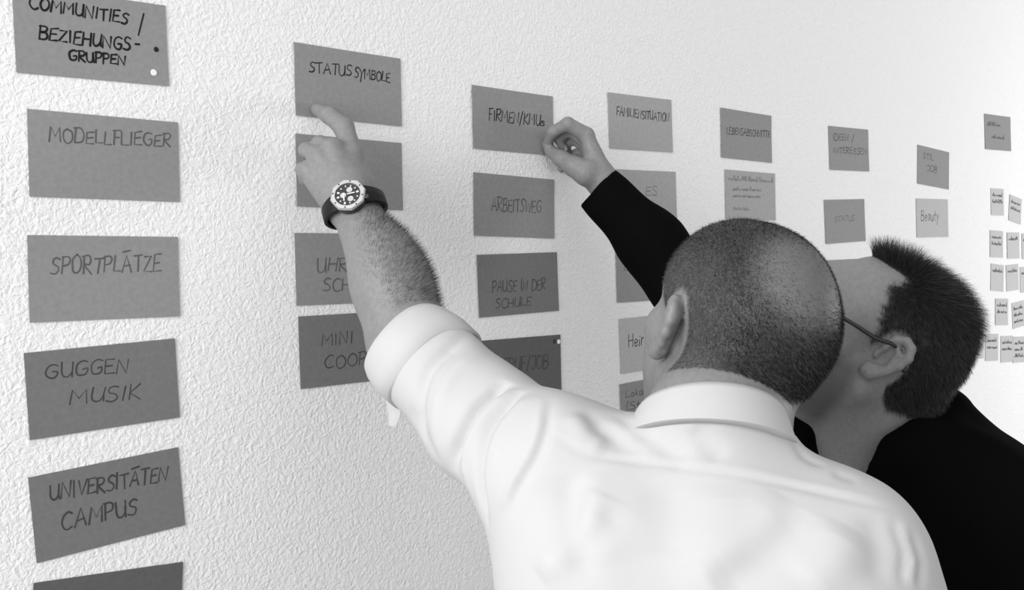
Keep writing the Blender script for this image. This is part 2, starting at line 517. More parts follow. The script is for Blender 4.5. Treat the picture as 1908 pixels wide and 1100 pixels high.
class Field:
    """smooth union of round cones and ellipsoids, meshed with surface nets"""

    def __init__(self):
        self.p = []

    def cone(self, a, b, ra, rb, k=.01, sub=False, flat=None):
        a, b = np.asarray(a, float), np.asarray(b, float)
        c = (a + b) / 2
        rad = np.linalg.norm(b - a) / 2 + max(ra, rb) * (max(1, flat[1]) if flat else 1)
        self.p.append(('c', (a, b, ra, rb, flat), k, sub, c, rad))
        return self

    def ell(self, c, r, R=None, k=.01, sub=False):
        c = np.asarray(c, float)
        self.p.append(('e', (c, np.asarray(r, float), np.eye(3) if R is None else R), k, sub, c, max(r)))
        return self

    def chain(self, pts, rs, k=.006, sub=False, flat=None):
        for i in range(len(pts) - 1):
            self.cone(pts[i], pts[i + 1], rs[i], rs[i + 1], k, sub, flat)
        return self

    @staticmethod
    def dist(kind, d, X):
        if kind == 'e':
            c, r, R = d
            q = (X - c) @ R
            k0 = np.linalg.norm(q / r, axis=1)
            k1 = np.linalg.norm(q / (r * r), axis=1)
            return k0 * (k0 - 1) / np.maximum(k1, 1e-9)
        a, b, ra, rb, flat = d
        q = X - a
        ba = b - a
        if flat is not None:
            n, s = flat
            n = n - ba * (n @ ba) / max(ba @ ba, 1e-12)
            n = n / np.linalg.norm(n)
            q = q + np.outer((q @ n) * (1 / s - 1), n)
        l2 = max(ba @ ba, 1e-12)
        t = np.clip((q @ ba) / l2, 0, 1)
        return np.linalg.norm(q - np.outer(t, ba), axis=1) - (ra + (rb - ra) * t)

    def eval(self, X, ids=None):
        d = np.full(len(X), 1.0)
        for i in (range(len(self.p)) if ids is None else ids):
            kind, dat, k, sub, _, _ = self.p[i]
            e = self.dist(kind, dat, X)
            if sub:
                e = -e
                h = np.clip(.5 - .5 * (d - e) / k, 0, 1)
                d = d * (1 - h) + e * h + k * h * (1 - h)
            else:
                h = np.clip(.5 + .5 * (d - e) / k, 0, 1)
                d = d * (1 - h) + e * h - k * h * (1 - h)
        return d

    def mesh(self, step, B=14):
        cen = np.array([q[4] for q in self.p])
        rad = np.array([q[5] for q in self.p])
        ks = np.array([q[2] for q in self.p])
        add = np.array([not q[3] for q in self.p])
        lo = (cen[add] - rad[add, None]).min(0) - 3 * step
        hi = (cen[add] + rad[add, None]).max(0) + 3 * step
        nb = np.ceil((hi - lo) / (step * B)).astype(int)
        n = nb * B + 1
        val = np.ones(n, dtype=np.float32)
        bi = np.stack(np.meshgrid(*[np.arange(q) for q in nb], indexing='ij'), -1).reshape(-1, 3)
        bc = lo + (bi + .5) * step * B
        half = step * B * .5 * math.sqrt(3)
        dc = np.concatenate([self.eval(bc[i:i + 20000]) for i in range(0, len(bc), 20000)])
        g = np.arange(B + 1) * step
        loc = np.stack(np.meshgrid(g, g, g, indexing='ij'), -1).reshape(-1, 3)
        for m in range(len(bi)):
            s = bi[m] * B
            sl = tuple(slice(s[j], s[j] + B + 1) for j in range(3))
            if abs(dc[m]) > half * 1.6 + .01:
                if dc[m] < 0:
                    val[sl] = -1
                continue
            low = np.linalg.norm(cen - bc[m], axis=1) - rad - half
            ids = np.nonzero(low < np.maximum(ks, .02) * 1.1)[0]
            if len(ids) == 0:
                continue
            val[sl] = self.eval(loc + (lo + s * step), ids).reshape(B + 1, B + 1, B + 1)
        return surface_nets(val, lo, step)


def surface_nets(val, lo, step):
    ins = val < 0
    nx, ny, nz = val.shape
    cnt = np.zeros((nx - 1, ny - 1, nz - 1), dtype=np.int8)
    for i in (0, 1):
        for j in (0, 1):
            for k in (0, 1):
                cnt += ins[i:nx - 1 + i, j:ny - 1 + j, k:nz - 1 + k]
    mixed = (cnt > 0) & (cnt < 8)
    idx = np.argwhere(mixed)
    ids = np.full(mixed.shape, -1, dtype=np.int32)
    ids[mixed] = np.arange(len(idx), dtype=np.int32)
    corner = np.array([(i, j, k) for i in (0, 1) for j in (0, 1) for k in (0, 1)])
    cv = np.stack([val[idx[:, 0] + c[0], idx[:, 1] + c[1], idx[:, 2] + c[2]] for c in corner], 1).astype(np.float64)
    acc = np.zeros((len(idx), 3))
    num = np.zeros(len(idx))
    for a in range(8):
        for b in range(a + 1, 8):
            if np.abs(corner[a] - corner[b]).sum() != 1:
                continue
            va, vb = cv[:, a], cv[:, b]
            m = (va < 0) != (vb < 0)
            t = np.where(m, va / np.where(m, va - vb, 1), 0)[:, None]
            acc += np.where(m[:, None], corner[a] + t * (corner[b] - corner[a]), 0)
            num += m
    verts = lo + (idx + acc / num[:, None]) * step
    quads = []
    for ax in range(3):
        sl0 = [slice(None)] * 3
        sl1 = [slice(None)] * 3
        sl0[ax] = slice(0, -1)
        sl1[ax] = slice(1, None)
        ch = ins[tuple(sl0)] != ins[tuple(sl1)]
        e = np.argwhere(ch)
        o1, o2 = [(1, 2), (2, 0), (0, 1)][ax]
        ok = (e[:, o1] > 0) & (e[:, o2] > 0) & (e[:, o1] < val.shape[o1] - 1) & (e[:, o2] < val.shape[o2] - 1)
        e = e[ok]
        fl = ins[tuple(e.T)]
        c = []
        for (a, b) in ((-1, -1), (0, -1), (0, 0), (-1, 0)):
            q = e.copy()
            q[:, o1] += a
            q[:, o2] += b
            c.append(ids[tuple(q.T)])
        q = np.stack(c, 1)
        q[~fl] = q[~fl][:, ::-1]
        quads.append(q)
    return verts, np.concatenate(quads)


def vert_normals(v, f):
    n = np.cross(v[f[:, 2]] - v[f[:, 0]], v[f[:, 3]] - v[f[:, 1]]) if f.shape[1] == 4 else np.cross(v[f[:, 1]] - v[f[:, 0]], v[f[:, 2]] - v[f[:, 0]])
    out = np.zeros_like(v)
    for i in range(f.shape[1]):
        np.add.at(out, f[:, i], n)
    return out / np.maximum(np.linalg.norm(out, axis=1, keepdims=True), 1e-12)


def relax(v, f, it=1, w=.5):
    for _ in range(it):
        s = np.zeros_like(v)
        c = np.zeros(len(v))
        for a, b in ((0, 1), (1, 2), (2, 3), (3, 0)):
            np.add.at(s, f[:, a], v[f[:, b]])
            np.add.at(s, f[:, b], v[f[:, a]])
            np.add.at(c, f[:, a], 1)
            np.add.at(c, f[:, b], 1)
        v = v * (1 - w) + w * s / np.maximum(c, 1)[:, None]
    return v


def loft(rings, closed=True, cap=True):
    """skin a list of equally long rings"""
    rings = [np.asarray(r) for r in rings]
    n = len(rings[0])
    v = np.vstack(rings)
    f = []
    for i in range(len(rings) - 1):
        for j in range(n if closed else n - 1):
            a, b = i * n + j, i * n + (j + 1) % n
            f.append((a, b, b + n, a + n))
    if cap and closed:
        f.append(tuple(range(n - 1, -1, -1)))
        f.append(tuple(range((len(rings) - 1) * n, len(rings) * n)))
    return v, f


def tube(pts, rad, n=10, ref=None):
    pts = np.asarray(pts, float)
    t = np.gradient(pts, axis=0)
    t /= np.linalg.norm(t, axis=1, keepdims=True)
    ref = np.array([.3, .2, 1.0]) if ref is None else ref
    rings = []
    a = np.linspace(0, 2 * math.pi, n, endpoint=False)
    for i in range(len(pts)):
        x = nrm(np.cross(ref, t[i]))
        y = np.cross(t[i], x)
        r = rad[i] if hasattr(rad, '__len__') else rad
        rings.append(pts[i] + r * (np.outer(np.cos(a), x) + np.outer(np.sin(a), y)))
    return loft(rings)


def strands(v, f, mask, count, length, direction, width, segs=1, spread=.25, lenvar=.4, curl=0.0):
    """hair as fine tapering blades grown from the skin; mask gives density 0..1 per vertex"""
    tri = np.vstack([f[:, [0, 1, 2]], f[:, [0, 2, 3]]])
    m = mask[tri].mean(1)
    ar = np.linalg.norm(np.cross(v[tri[:, 1]] - v[tri[:, 0]], v[tri[:, 2]] - v[tri[:, 0]]), axis=1) * m
    pk = rng.choice(len(tri), size=count, p=ar / ar.sum())
    u = rng.random((count, 2))
    fl = u.sum(1) > 1
    u[fl] = 1 - u[fl]
    T = v[tri[pk]]
    root = T[:, 0] + u[:, :1] * (T[:, 1] - T[:, 0]) + u[:, 1:] * (T[:, 2] - T[:, 0])
    N = vert_normals(v, f)[tri[pk]].mean(1)
    mm = m[pk]
    D = direction(root, N)
    D = D + rng.normal(0, spread, D.shape)
    D /= np.linalg.norm(D, axis=1, keepdims=True)
    if callable(length):
        L = length(root)
    else:
        L = np.full(count, length)
    L = L * (1 + lenvar * (rng.random(count) * 2 - 1)) * (.5 + .5 * mm)
    S = np.cross(D, rng.normal(0, 1, D.shape))
    S /= np.linalg.norm(S, axis=1, keepdims=True)
    N = N / np.linalg.norm(N, axis=1, keepdims=True)
    root = root - N * .0006
    vs, fs = [], []
    if segs == 1:
        A = np.stack([root - S * width / 2, root + S * width / 2, root + D * L[:, None]], 1).reshape(-1, 3)
        F = np.arange(count * 3).reshape(-1, 3)
        return A, F
    cur, d = root, N * .55 + D * .45
    d /= np.linalg.norm(d, axis=1, keepdims=True)
    for s in range(segs + 1):
        w = width * (1 - .85 * s / segs)
        vs += [cur - S * w / 2, cur + S * w / 2]
        q = (s + 1) / segs
        d = d * (1 - .5 * q) + D * .5 * q + np.array([0, 0, -1.0]) * curl * q
        d /= np.linalg.norm(d, axis=1, keepdims=True)
        cur = cur + d * (L / segs)[:, None]
    A = np.stack(vs, 1)
    nv = A.shape[1]
    A = A.reshape(-1, 3)
    base = (np.arange(count) * nv)[:, None]
    F = np.concatenate([base + np.array([2 * s, 2 * s + 1, 2 * s + 3, 2 * s + 2]) for s in range(segs)])
    return A, F


class Head:
    """local frame: x to the person's right, y forward, z up; origin midway between the ear canals"""

    def __init__(self, org, fwd, up, s):
        self.o = np.asarray(org, float)
        y = nrm(fwd)
        x = nrm(np.cross(y, up))
        z = np.cross(x, y)
        self.R = np.stack([x, y, z], 1)
        self.s = s

    def w(self, *p):
        return self.o + self.R @ (np.array(p, float) * self.s)

    def loc(self, X):
        return (X - self.o) @ self.R / self.s

    def build(self, F, heavy=0.0, neck=None, neck_r=.06):
        s, R = self.s, self.R
        E = lambda c, r, k=.02, sub=False: F.ell(self.w(*c), np.array(r) * s, R, k * s, sub)
        K = lambda a, b, ra, rb, k=.015, sub=False: F.cone(self.w(*a), self.w(*b), ra * s, rb * s, k * s, sub)
        E((0, -.018, .043), (.077, .098, .082))
        E((0, .032, .042), (.066, .060, .070), .03)
        E((0, -.055, .015), (.066, .060, .062), .03)
        E((0, .048, -.030), (.058 + heavy * .4, .046, .078), .025)
        for q in (-1, 1):
            K((q * (.056 + heavy), .006, -.052), (q * .020, .078, -.098), .020 + heavy, .019, .03)
            E((q * .047, .058, -.012), (.024, .024, .022), .02)
            E((q * (.040 + heavy), .062, -.045), (.022 + heavy, .026, .030), .02)
        E((0, .086, -.098), (.024, .018, .018), .02)
        K((0, .035, -.085), (0, .03, -.07), .042 + heavy, .05, .03)
        K((-.036, .089, .026), (.036, .089, .026), .0095, .0095, .014)
        for q in (-1, 1):
            E((q * .032, .103, .004), (.016, .014, .012), .012, True)
            E((q * .032, .084, .004), (.0135, .0135, .0125), .003)
            K((q * .018, .094, .0125), (q * .046, .085, .0115), .0035, .0035, .004)
        K((0, .098, .012), (0, .119, -.026), .0085, .0120, .012)
        for q in (-1, 1):
            E((q * .0125, .108, -.031), (.0095, .011, .009), .006)
            E((q * .008, .112, -.040), (.004, .005, .004), .003, True)
        K((-.022, .096, -.060), (.022, .096, -.060), .006, .006, .008)
        K((0, .101, -.059), (.0, .101, -.0595), .008, .008, .01)
        K((-.018, .096, -.071), (.018, .096, -.071), .0065, .0065, .008)
        K((-.026, .104, -.0655), (.026, .104, -.0655), .0022, .0022, .002, True)
        if neck is not None:
            F.cone(self.w(0, -.030, -.03), neck, neck_r * .98, neck_r * 1.12, .03)
            F.cone(self.w(0, .012, -.07), neck + (self.w(0, .03, 0) - self.o), neck_r * .75, neck_r * .8, .035)
        for q in (-1, 1):
            self.ear(F, q)

    def ear(self, F, q):
        s = self.s * 1.08
        ca, sa = math.cos(.2), math.sin(.2)

        def E(b, z, out=0.0):
            b *= .9
            b2, z2 = b * ca + z * sa * .9, z * ca - b * sa
            o = .006 + .42 * (b + .010) + out
            return self.w(q * (.0705 + o), -.004 - b2, .002 + z2)

        hel = [(-.007, .002), (-.010, .013), (-.005, .026), (.006, .0325), (.017, .029), (.0225, .017), (.0205, .002), (.014, -.012), (.007, -.022), (-.001, -.030), (-.008, -.029), (-.010, -.022)]
        rr = [.0035, .0038, .0042, .0045, .0048, .0046, .0042, .0040, .0045, .0062, .0058, .0045]
        F.chain([E(*h, out=.002) for h in hel], [r * s for r in rr], .006 * s)
        ant = [(.002, .020), (.0105, .013), (.0105, 0), (.005, -.012), (-.003, -.018)]
        F.chain([E(*h, out=.0005) for h in ant], [.0035 * s] * 5, .004 * s)
        n = nrm(self.R @ np.array([q, .42, 0]))
        F.cone(E(.006, .016, -.006), E(.002, -.016, -.006), .017 * s, .013 * s, .006 * s, flat=(n, .22))
        F.cone(E(-.006, .01, -.014), E(-.003, -.014, -.014), .013 * s, .012 * s, .008 * s, flat=(n, .6))
        F.cone(E(-.010, -.006, .001), E(-.011, -.001, .0), .0045 * s, .004 * s, .004 * s)
        F.ell(E(-.002, -.004, .004), np.array([.0062, .0075, .009]) * s, self.R, .004 * s, True)


def smoothstep(a, b, x):
    t = np.clip((x - a) / (b - a), 0, 1)
    return t * t * (3 - 2 * t)


def set_attr(o, name, arr):
    a = o.data.attributes.new(name, 'FLOAT', 'POINT')
    a.data.foreach_set('value', arr.astype(np.float32))


def crease(v, n, lines):
    """press fold lines into cloth; every line: points on the cloth, depth (+ raises, - sinks), width"""
    d = np.zeros(len(v))
    for pts, amp, wid in lines:
        pts = np.asarray(pts)
        best = np.full(len(v), 9.0)
        tt = np.zeros(len(v))
        m = (v > pts.min(0) - wid * 4).all(1) & (v < pts.max(0) + wid * 4).all(1)
        ix = np.nonzero(m)[0]
        if len(ix) == 0:
            continue
        q = v[ix]
        b = np.full(len(ix), 9.0)
        t0 = np.zeros(len(ix))
        for i in range(len(pts) - 1):
            a, e = pts[i], pts[i + 1]
            ba = e - a
            t = np.clip(((q - a) @ ba) / max(ba @ ba, 1e-12), 0, 1)
            dd = np.linalg.norm(q - a - np.outer(t, ba), axis=1)
            c = dd < b
            b[c] = dd[c]
            t0[c] = (i + t[c]) / (len(pts) - 1)
        fade = np.clip(np.minimum(t0, 1 - t0) * 5, 0.0, 1)
        d[ix] += amp * np.exp(-(b / wid) ** 2) * fade
    return v + n * d[:, None]


def on_surface(F, px, py, d0=.6, d1=1.8):
    """first point of a field on the ray through a photograph point"""
    ds = np.arange(d0, d1, .004)
    X = EYE + np.outer(ds, FW + RT * (px - 954.0) / FPX - UP * (py - 550.0) / FPX)
    e = F.eval(X)
    i = np.argmax(e < 0)
    if e[i] >= 0:
        return None
    a, b = ds[i - 1], ds[i]
    t = e[i - 1] / (e[i - 1] - e[i])
    return P(px, py, a + t * (b - a))


def fold(F, pix, amp, wid):
    pp = smooth_line(pix, 6) if len(pix) > 3 else np.array(pix, float)
    pts = [on_surface(F, *q) for q in pp]
    pts = [q for q in pts if q is not None]
    return (np.array(pts), amp, wid) if len(pts) > 1 else None

# ------------------------------------------------------------------ first person: white shirt
B1 = np.array([*P(1330, 900, 1.03)[:2], 0.0])
H1 = Head(P(1366, 630, 1.12), V(-.29, .24, .93), V(.15, 1, .0), 1.05)
NK1 = P(1338, 800, 1.03)
SHL1, SHR1 = P(1045, 868, 1.05), P(1576, 1048, .95)
EL1 = P(762, 650, 1.225)
WR1 = P(656, 378, 1.305)

F = Field()
H1.build(F, heavy=-.002, neck=NK1, neck_r=.062)
# core under the shirt
F.cone(NK1, P(1330, 1080, 1.03), .060, .09, .03)
F.cone(P(1330, 1080, 1.03), P(1335, 1500, 1.04), .09, .10, .05)
F.cone(P(1320, 930, 1.03), SHL1, .045, .042, .03)
F.cone(P(1340, 940, 1.0), SHR1, .045, .045, .03)
F.cone(SHL1, P(900, 788, 1.14), .047, .042, .03)
F.cone(P(900, 788, 1.14), EL1, .042, .040, .03)
F.cone(SHR1, P(1640, 1500, .97), .046, .04, .04)
F.cone(P(1640, 1500, .97), P(1600, 1900, 1.08), .04, .03, .03)
# forearm
mid1 = P(728, 530, 1.25)
axL = nrm(WR1 - EL1)
F.cone(EL1, mid1, .0445, .043, .03)
F.cone(mid1, WR1, .043, .0285, .03, flat=(FW, .85))
F.cone(P(758, 600, 1.23), P(715, 470, 1.26), .036, .030, .03)
# hand
kn = {'i': P(657, 290, 1.338), 'm': P(622, 277, 1.326), 'r': P(595, 293, 1.322), 'p': P(573, 318, 1.322)}
for a, r0 in (('i', .0125), ('m', .0125), ('r', .0120), ('p', .0115)):
    F.cone(WR1 + (kn[a] - kn['m']) * .32, kn[a], .021, r0, .012)
F.cone(P(648, 350, 1.315), P(618, 300, 1.34), .028, .024, .015)
F.cone(P(622, 362, 1.318), P(580, 325, 1.335), .020, .014, .012)
for a in 'imr':
    F.cone(WR1 + (kn[a] - kn['m']) * .3 - FW * .012, kn[a] - FW * .008, .006, .0075, .008)
F.chain([kn['i'], P(641, 238, 1.365), P(614, 215, 1.389), P(591, 204, 1.410)], [.0145, .0132, .0115, .0090], .006)
F.chain([kn['m'], P(596, 268, 1.352), P(596, 276, 1.383), P(614, 292, 1.382)], [.0125, .0105, .009, .008], .005)
F.chain([kn['r'], P(571, 280, 1.352), P(578, 300, 1.380), P(598, 310, 1.375)], [.0122, .0100, .0088, .0078], .005)
F.chain([kn['p'], P(564, 316, 1.348), P(569, 334, 1.370), P(584, 336, 1.366)], [.0115, .0092, .008, .007], .005)
F.chain([P(672, 348, 1.325), P(668, 312, 1.356), P(656, 286, 1.378), P(640, 272, 1.388)], [.018, .0135, .0115, .009], .01)
v, f = F.mesh(.0025)
v = relax(v, f, 1, .3)
BODY1 = F
L1 = H1.loc(v)
em = ((np.abs(L1[:, 0]) > .066) & (np.abs(L1[:, 1] + .01) < .045) & (np.abs(L1[:, 2]) < .05))[:, None]
v = np.where(em, relax(v, f, 3, .5), v)
L1 = H1.loc(v)
# hairline of the shaved head
r1 = np.linalg.norm(L1 - np.array([0, -.018, .04]), axis=1)
near = r1 < .125
x_, y_, z_ = L1[:, 0], L1[:, 1], L1[:, 2]
line = np.interp(y_, [-.10, -.066, -.054, -.040, -.030, .02, .03, .06, .10], [-.030, -.036, -.034, -.012, .012, .002, .02, .055, .085])
hm = smoothstep(line - .006, line + .008, z_) * near
ear1 = np.sqrt(((y_ + .010) / .027) ** 2 + ((z_ - .002) / .043) ** 2)
hm *= np.where(np.abs(x_) > .055, smoothstep(.9, 1.12, ear1), 1)
bald = np.exp(-((np.linalg.norm(L1 - np.array([.010, -.098, .092]), axis=1)) / .056) ** 3.5)
hm1 = hm * (1 - .95 * bald)
hm1[y_ > .07] *= .4
per1 = mesh_obj('person', v, f, M_SKIN1, base=B1)
tag(per1, 'person in a white shirt with shaved greying hair pointing a finger at a card', 'person')
set_attr(per1, 'stubble_shade', np.clip(np.maximum(hm1 * (.97 - .4 * smoothstep(-.05, -.085, x_)), hm * .42), 0, 1))


def comb1(root, N):
    l = H1.loc(root)
    down = -H1.R[:, 2] * .5 - H1.R[:, 1] * .6
    return N * .6 + down


A, Fh = strands(v, f, hm1, 85000, .0056, comb1, .00040, 1, .22)
hair1 = mesh_obj('hair', A, Fh, M_HAIR1, per1, smooth=False)
lh = H1.loc(A)
grey = np.clip(smoothstep(-.052, -.086, lh[:, 0]) * .9, 0, 1)
grey = np.repeat((grey * (.4 + .9 * rng.random(len(A))))[::3], 3)[:len(A)]
streak = np.repeat((rng.random(len(A) // 3) > .78) * .6, 3)
set_attr(hair1, 'grey', np.clip(np.maximum(grey, streak), 0, 1))
hair1['label'] = 'very short grizzled hair thinning at the crown'
hair1['kind'] = 'stuff'
# hair on the forearm
q = v - EL1
t = (q @ axL) / np.linalg.norm(WR1 - EL1)
dax = np.linalg.norm(q - np.outer(q @ axL, axL), axis=1)
am = ((t > .15) & (t < .98) & (dax < .085)).astype(float) * np.clip(.02 + (v - (EL1 + np.outer(q @ axL, axL))) @ V(.9, .3, -.3) / .03, 0, 1)
A, Fh = strands(v, f, am, 6500, .008, lambda r, N: N * .5 + V(.6, .8, 0) * .5 - axL * .2, .00026, 2, .25)
ah = mesh_obj('arm_hair', A, Fh, M_ARMHAIR, per1, smooth=False)
ah['kind'] = 'stuff'

# shirt
axU = nrm(P(752, 636, 1.23) - P(900, 785, 1.14))
F = Field()
axS = nrm(SHR1 - SHL1)
bn = nrm(np.cross(axS, np.array([0, 0, 1.0])))
F.cone(P(1325, 1150, 1.02), P(1335, 1480, 1.04), .165, .20, .05, flat=(bn, .66))
F.cone(P(1180, 1000, 1.02), P(1450, 1065, .985), .085, .088, .05)
F.cone(P(1190, 1070, 1.02), P(1460, 1140, .985), .112, .120, .05)
F.cone(P(1326, 915, 1.02), P(1325, 1000, 1.01), .070, .09, .04)
F.cone(P(1310, 935, 1.03), SHL1, .055, .060, .06)
F.cone(P(1345, 930, 1.0), SHR1, .055, .064, .06)
F.cone(SHL1, P(900, 785, 1.14), .062, .062, .04)
F.cone(P(900, 785, 1.14), P(782, 662, 1.212), .063, .0595, .03)
F.cone(P(1030, 920, 1.06), P(1130, 1130, 1.03), .07, .11, .06)
F.cone(SHR1, P(1622, 1190, .955), .064, .058, .04)
F.cone(P(1622, 1190, .955), P(1640, 1500, .97), .058, .055, .04)
F.cone(P(1640, 1500, .97), P(1600, 1860, 1.08), .055, .04, .04)
F.cone(P(1450, 1140, .99), P(1440, 1400, 1.0), .11, .14, .06)
_cr, _cf = V(.995, -.10, -.05), V(-.05, -.42, .9)
_cu = nrm(np.cross(_cr, _cf))
F.ell(P(1324, 822, 1.015), (.074, .077, .022), np.stack([_cr, nrm(np.cross(_cu, _cr)), _cu], 1), .03)
# openings
F.ell(P(735, 614, 1.237) - axU * -.03, (.09, .09, .05), np.stack([nrm(np.cross(axU, FW)), nrm(np.cross(axU, np.cross(axU, FW))), axU], 1), .002, True)
F.cone(P(790, 675, 1.205), P(720, 600, 1.24), .047, .051, .004, sub=True)
SH = F
v, f = F.mesh(.0035)
n = vert_normals(v, f)
folds = []
for pix, amp, wid in [
    # sleeve bends
    ([(872, 625), (800, 690), (782, 780), (800, 860)], -.006, .009),
    ([(905, 655), (840, 700), (812, 790), (835, 880)], .004, .012),
    ([(948, 712), (890, 760), (850, 850), (856, 930)], -.011, .008),
    ([(960, 725), (900, 780), (872, 860), (885, 960)], .006, .009),
    ([(975, 730), (915, 790), (893, 880), (905, 980)], -.009, .007),
    ([(1000, 738), (940, 790), (915, 860)], .003, .008),
    ([(760, 760), (800, 830), (850, 930), (900, 1010)], -.003, .014),
    # armhole seam
    ([(1012, 742), (1004, 800), (984, 850), (958, 895), (935, 950)], .0034, .006),
    ([(1024, 744), (1016, 802), (996, 854), (970, 900), (947, 956)], -.003, .0065),
    # yoke seam
    ([(1020, 800), (1100, 848), (1250, 868), (1400, 890), (1550, 922), (1700, 965)], -.0016, .0045),
    ([(1020, 792), (1100, 838), (1250, 857), (1400, 879), (1550, 910), (1700, 953)], .0008, .005),
    # shoulder puckers
    ([(1090, 760), (1120, 800), (1180, 830)], -.003, .010), ([(1130, 775), (1170, 815), (1240, 850)], .004, .010),
    ([(1180, 800), (1220, 830), (1290, 860)], -.003, .010), ([(1290, 790), (1320, 830), (1350, 860)], -.003, .011),
    ([(1060, 770), (1090, 815), (1130, 840)], .004, .012),
    # back drape
    ([(1060, 880), (1070, 960), (1080, 1040)], -.005, .016), ([(1100, 880), (1115, 980), (1120, 1060)], .005, .018),
    ([(1125, 920), (1090, 990), (1040, 1040), (1010, 1080)], .006, .016), ([(1145, 940), (1110, 1010), (1060, 1070)], -.005, .015),
    ([(1240, 890), (1245, 980), (1250, 1050)], -.004, .022), ([(1340, 900), (1345, 980), (1330, 1070)], .004, .025),
    ([(1470, 930), (1420, 990), (1360, 1040), (1260, 1100)], .006, .022), ([(1500, 950), (1450, 1010), (1390, 1060), (1330, 1100)], -.006, .02),
    ([(1580, 980), (1550, 1050), (1500, 1100)], .005, .02), ([(1620, 950), (1640, 1020), (1640, 1100)], -.004, .016),
    ([(1660, 960), (1690, 1030), (1685, 1100)], -.003, .008), ([(1690, 980), (1718, 1050), (1712, 1100)], -.003, .007),
    ([(1675, 970), (1704, 1040), (1700, 1100)], .002, .008),
    # right shoulder edge puckers
    ([(1480, 820), (1500, 850), (1540, 870)], -.002, .007), ([(1530, 845), (1550, 880), (1600, 900)], -.002, .008),
]:
    r = fold(SH, pix, amp, wid)
    if r:
        folds.append(r)
v = crease(v, n, folds)
w = np.sin(v[:, 2] * 38 + v[:, 0] * 21) * np.sin(v[:, 0] * 33 - v[:, 1] * 27 + 1.3) * .0018
v = v + n * w[:, None]
shirt = mesh_obj('shirt', v, f, M_SHIRT, per1)
shirt['label'] = 'white cotton shirt with rolled sleeve'

# rolled cuff: a folded band round the elbow end of the sleeve
cc = P(780, 659, 1.214)
cx = axU
c1 = nrm(np.cross(cx, FW))
c2 = np.cross(cx, c1)
ang = np.linspace(0, 2 * math.pi, 64, endpoint=False)
rings = []
prof = [(-.036, .0610), (-.035, .0645), (-.010, .0655), (.014, .0625), (.024, .0595), (.026, .0575), (.024, .0555), (.010, .0560), (-.010, .0570), (-.030, .0585)]
for (h, r) in prof + prof[:1]:
    rr = r * (1 + .025 * np.sin(2 * ang + .6) + .012 * np.sin(5 * ang + h * 60)) * 0.99
    hh = h + .006 * np.sin(ang + 2.4) + .003 * np.sin(3 * ang + 1)
    rings.append(cc + np.outer(hh, cx) + (rr * np.cos(ang))[:, None] * c1 + (rr * np.sin(ang))[:, None] * c2)
v, fl = loft(rings, cap=False)
cuff = mesh_obj('rolled_cuff', v, fl, M_SHIRT, shirt)
# hanging cuff tab
tabpts = [[(694, 690), (712, 730), (722, 765), (724, 795)], [(716, 690), (738, 735), (748, 768), (735, 800)]]
tv, tf = [], []
L_ = smooth_line([np.array(P(*p, 1.225)) for p in tabpts[0]], 5)
R_ = smooth_line([np.array(P(p[0], p[1], 1.205)) for p in tabpts[1]], 5)
k = len(L_)
for off in (0, .003):
    for a, b in zip(L_, R_):
        for s in np.linspace(0, 1, 5):
            tv.append(a * (1 - s) + b * s + FW * (off + .004 * math.sin(s * math.pi)))
for o_ in (0, 1):
    for i in range(k - 1):
        for j in range(4):
            a = o_ * k * 5 + i * 5 + j
            q4 = (a, a + 1, a + 6, a + 5)
            tf.append(q4 if o_ else q4[::-1])
bord = [j for j in range(5)] + [i * 5 + 4 for i in range(1, k)] + [(k - 1) * 5 + j for j in (3, 2, 1, 0)] + [i * 5 for i in range(k - 2, 0, -1)]
for i in range(len(bord)):
    a, b = bord[i], bord[(i + 1) % len(bord)]
    tf.append((a, b, b + k * 5, a + k * 5))
mesh_obj('cuff_tab', tv, tf, M_SHIRT, shirt)

# collar
cn = P(1322, 802, 1.02)
cr = V(.995, -.10, -.05)
cf = V(-.05, -.42, .9)
cu = nrm(np.cross(cr, cf))
ang = np.linspace(0, 2 * math.pi, 72, endpoint=False)
rings = []
prof = [(-.024, .0845, .088), (-.008, .080, .083), (.012, .0745, .077), (.018, .0715, .074), (.017, .0685, .071), (.0, .0685, .071), (-.026, .076, .080)]
for (h, ra, rb) in prof + prof[:1]:
    bk = (1 - np.sin(ang)) / 2
    hh = h * (.55 + .45 * bk) + .006 * bk
    rings.append(cn + np.outer(ra * np.cos(ang), cr) + np.outer(rb * np.sin(ang), cf) + np.outer(hh, cu))
v, fl = loft(rings, cap=False)
mesh_obj('collar', v, fl, M_SHIRT, shirt)


def lower_body(person, hip, ground, fw2, mat):
    """trousers and shoes below the frame"""
    side = nrm(np.cross(fw2, np.array([0, 0, 1.0])))
    T = Field()
    T.cone(hip + np.array([0, 0, .12]), hip, .15, .165, .06)
    for s in (-1, 1):
        a = hip + side * s * .09 - np.array([0, 0, .05])
        kn_ = np.array([*(ground + side * s * .11)[:2], .48])
        an = np.array([*(ground + side * s * .11)[:2], .10])
        T.cone(a, kn_, .095, .07, .05)
        T.cone(kn_, an, .07, .055, .05)
    tv_, tf_ = T.mesh(.012)
    mesh_obj('trousers', tv_, tf_, mat, person)
    for s in (-1, 1):
        S = Field()
        b = np.array([*(ground + side * s * .11)[:2], .045])
        S.cone(b - fw2 * .05, b + fw2 * .13, .042, .038, .02)
        S.cone(b, b + np.array([0, 0, .07]), .042, .04, .02)
        S.ell(b + np.array([0, 0, -.245]), (.5, .5, .2), None, .002, True)
        sv, sf = S.mesh(.006)
        mesh_obj('shoe', sv, sf, M_SHOE, person)


hip1 = P(1340, 1640, 1.06)
lower_body(per1, hip1, np.array([hip1[0], hip1[1], 0.0]), nrm(np.array([.75, .66, 0])), M_TROUSER)

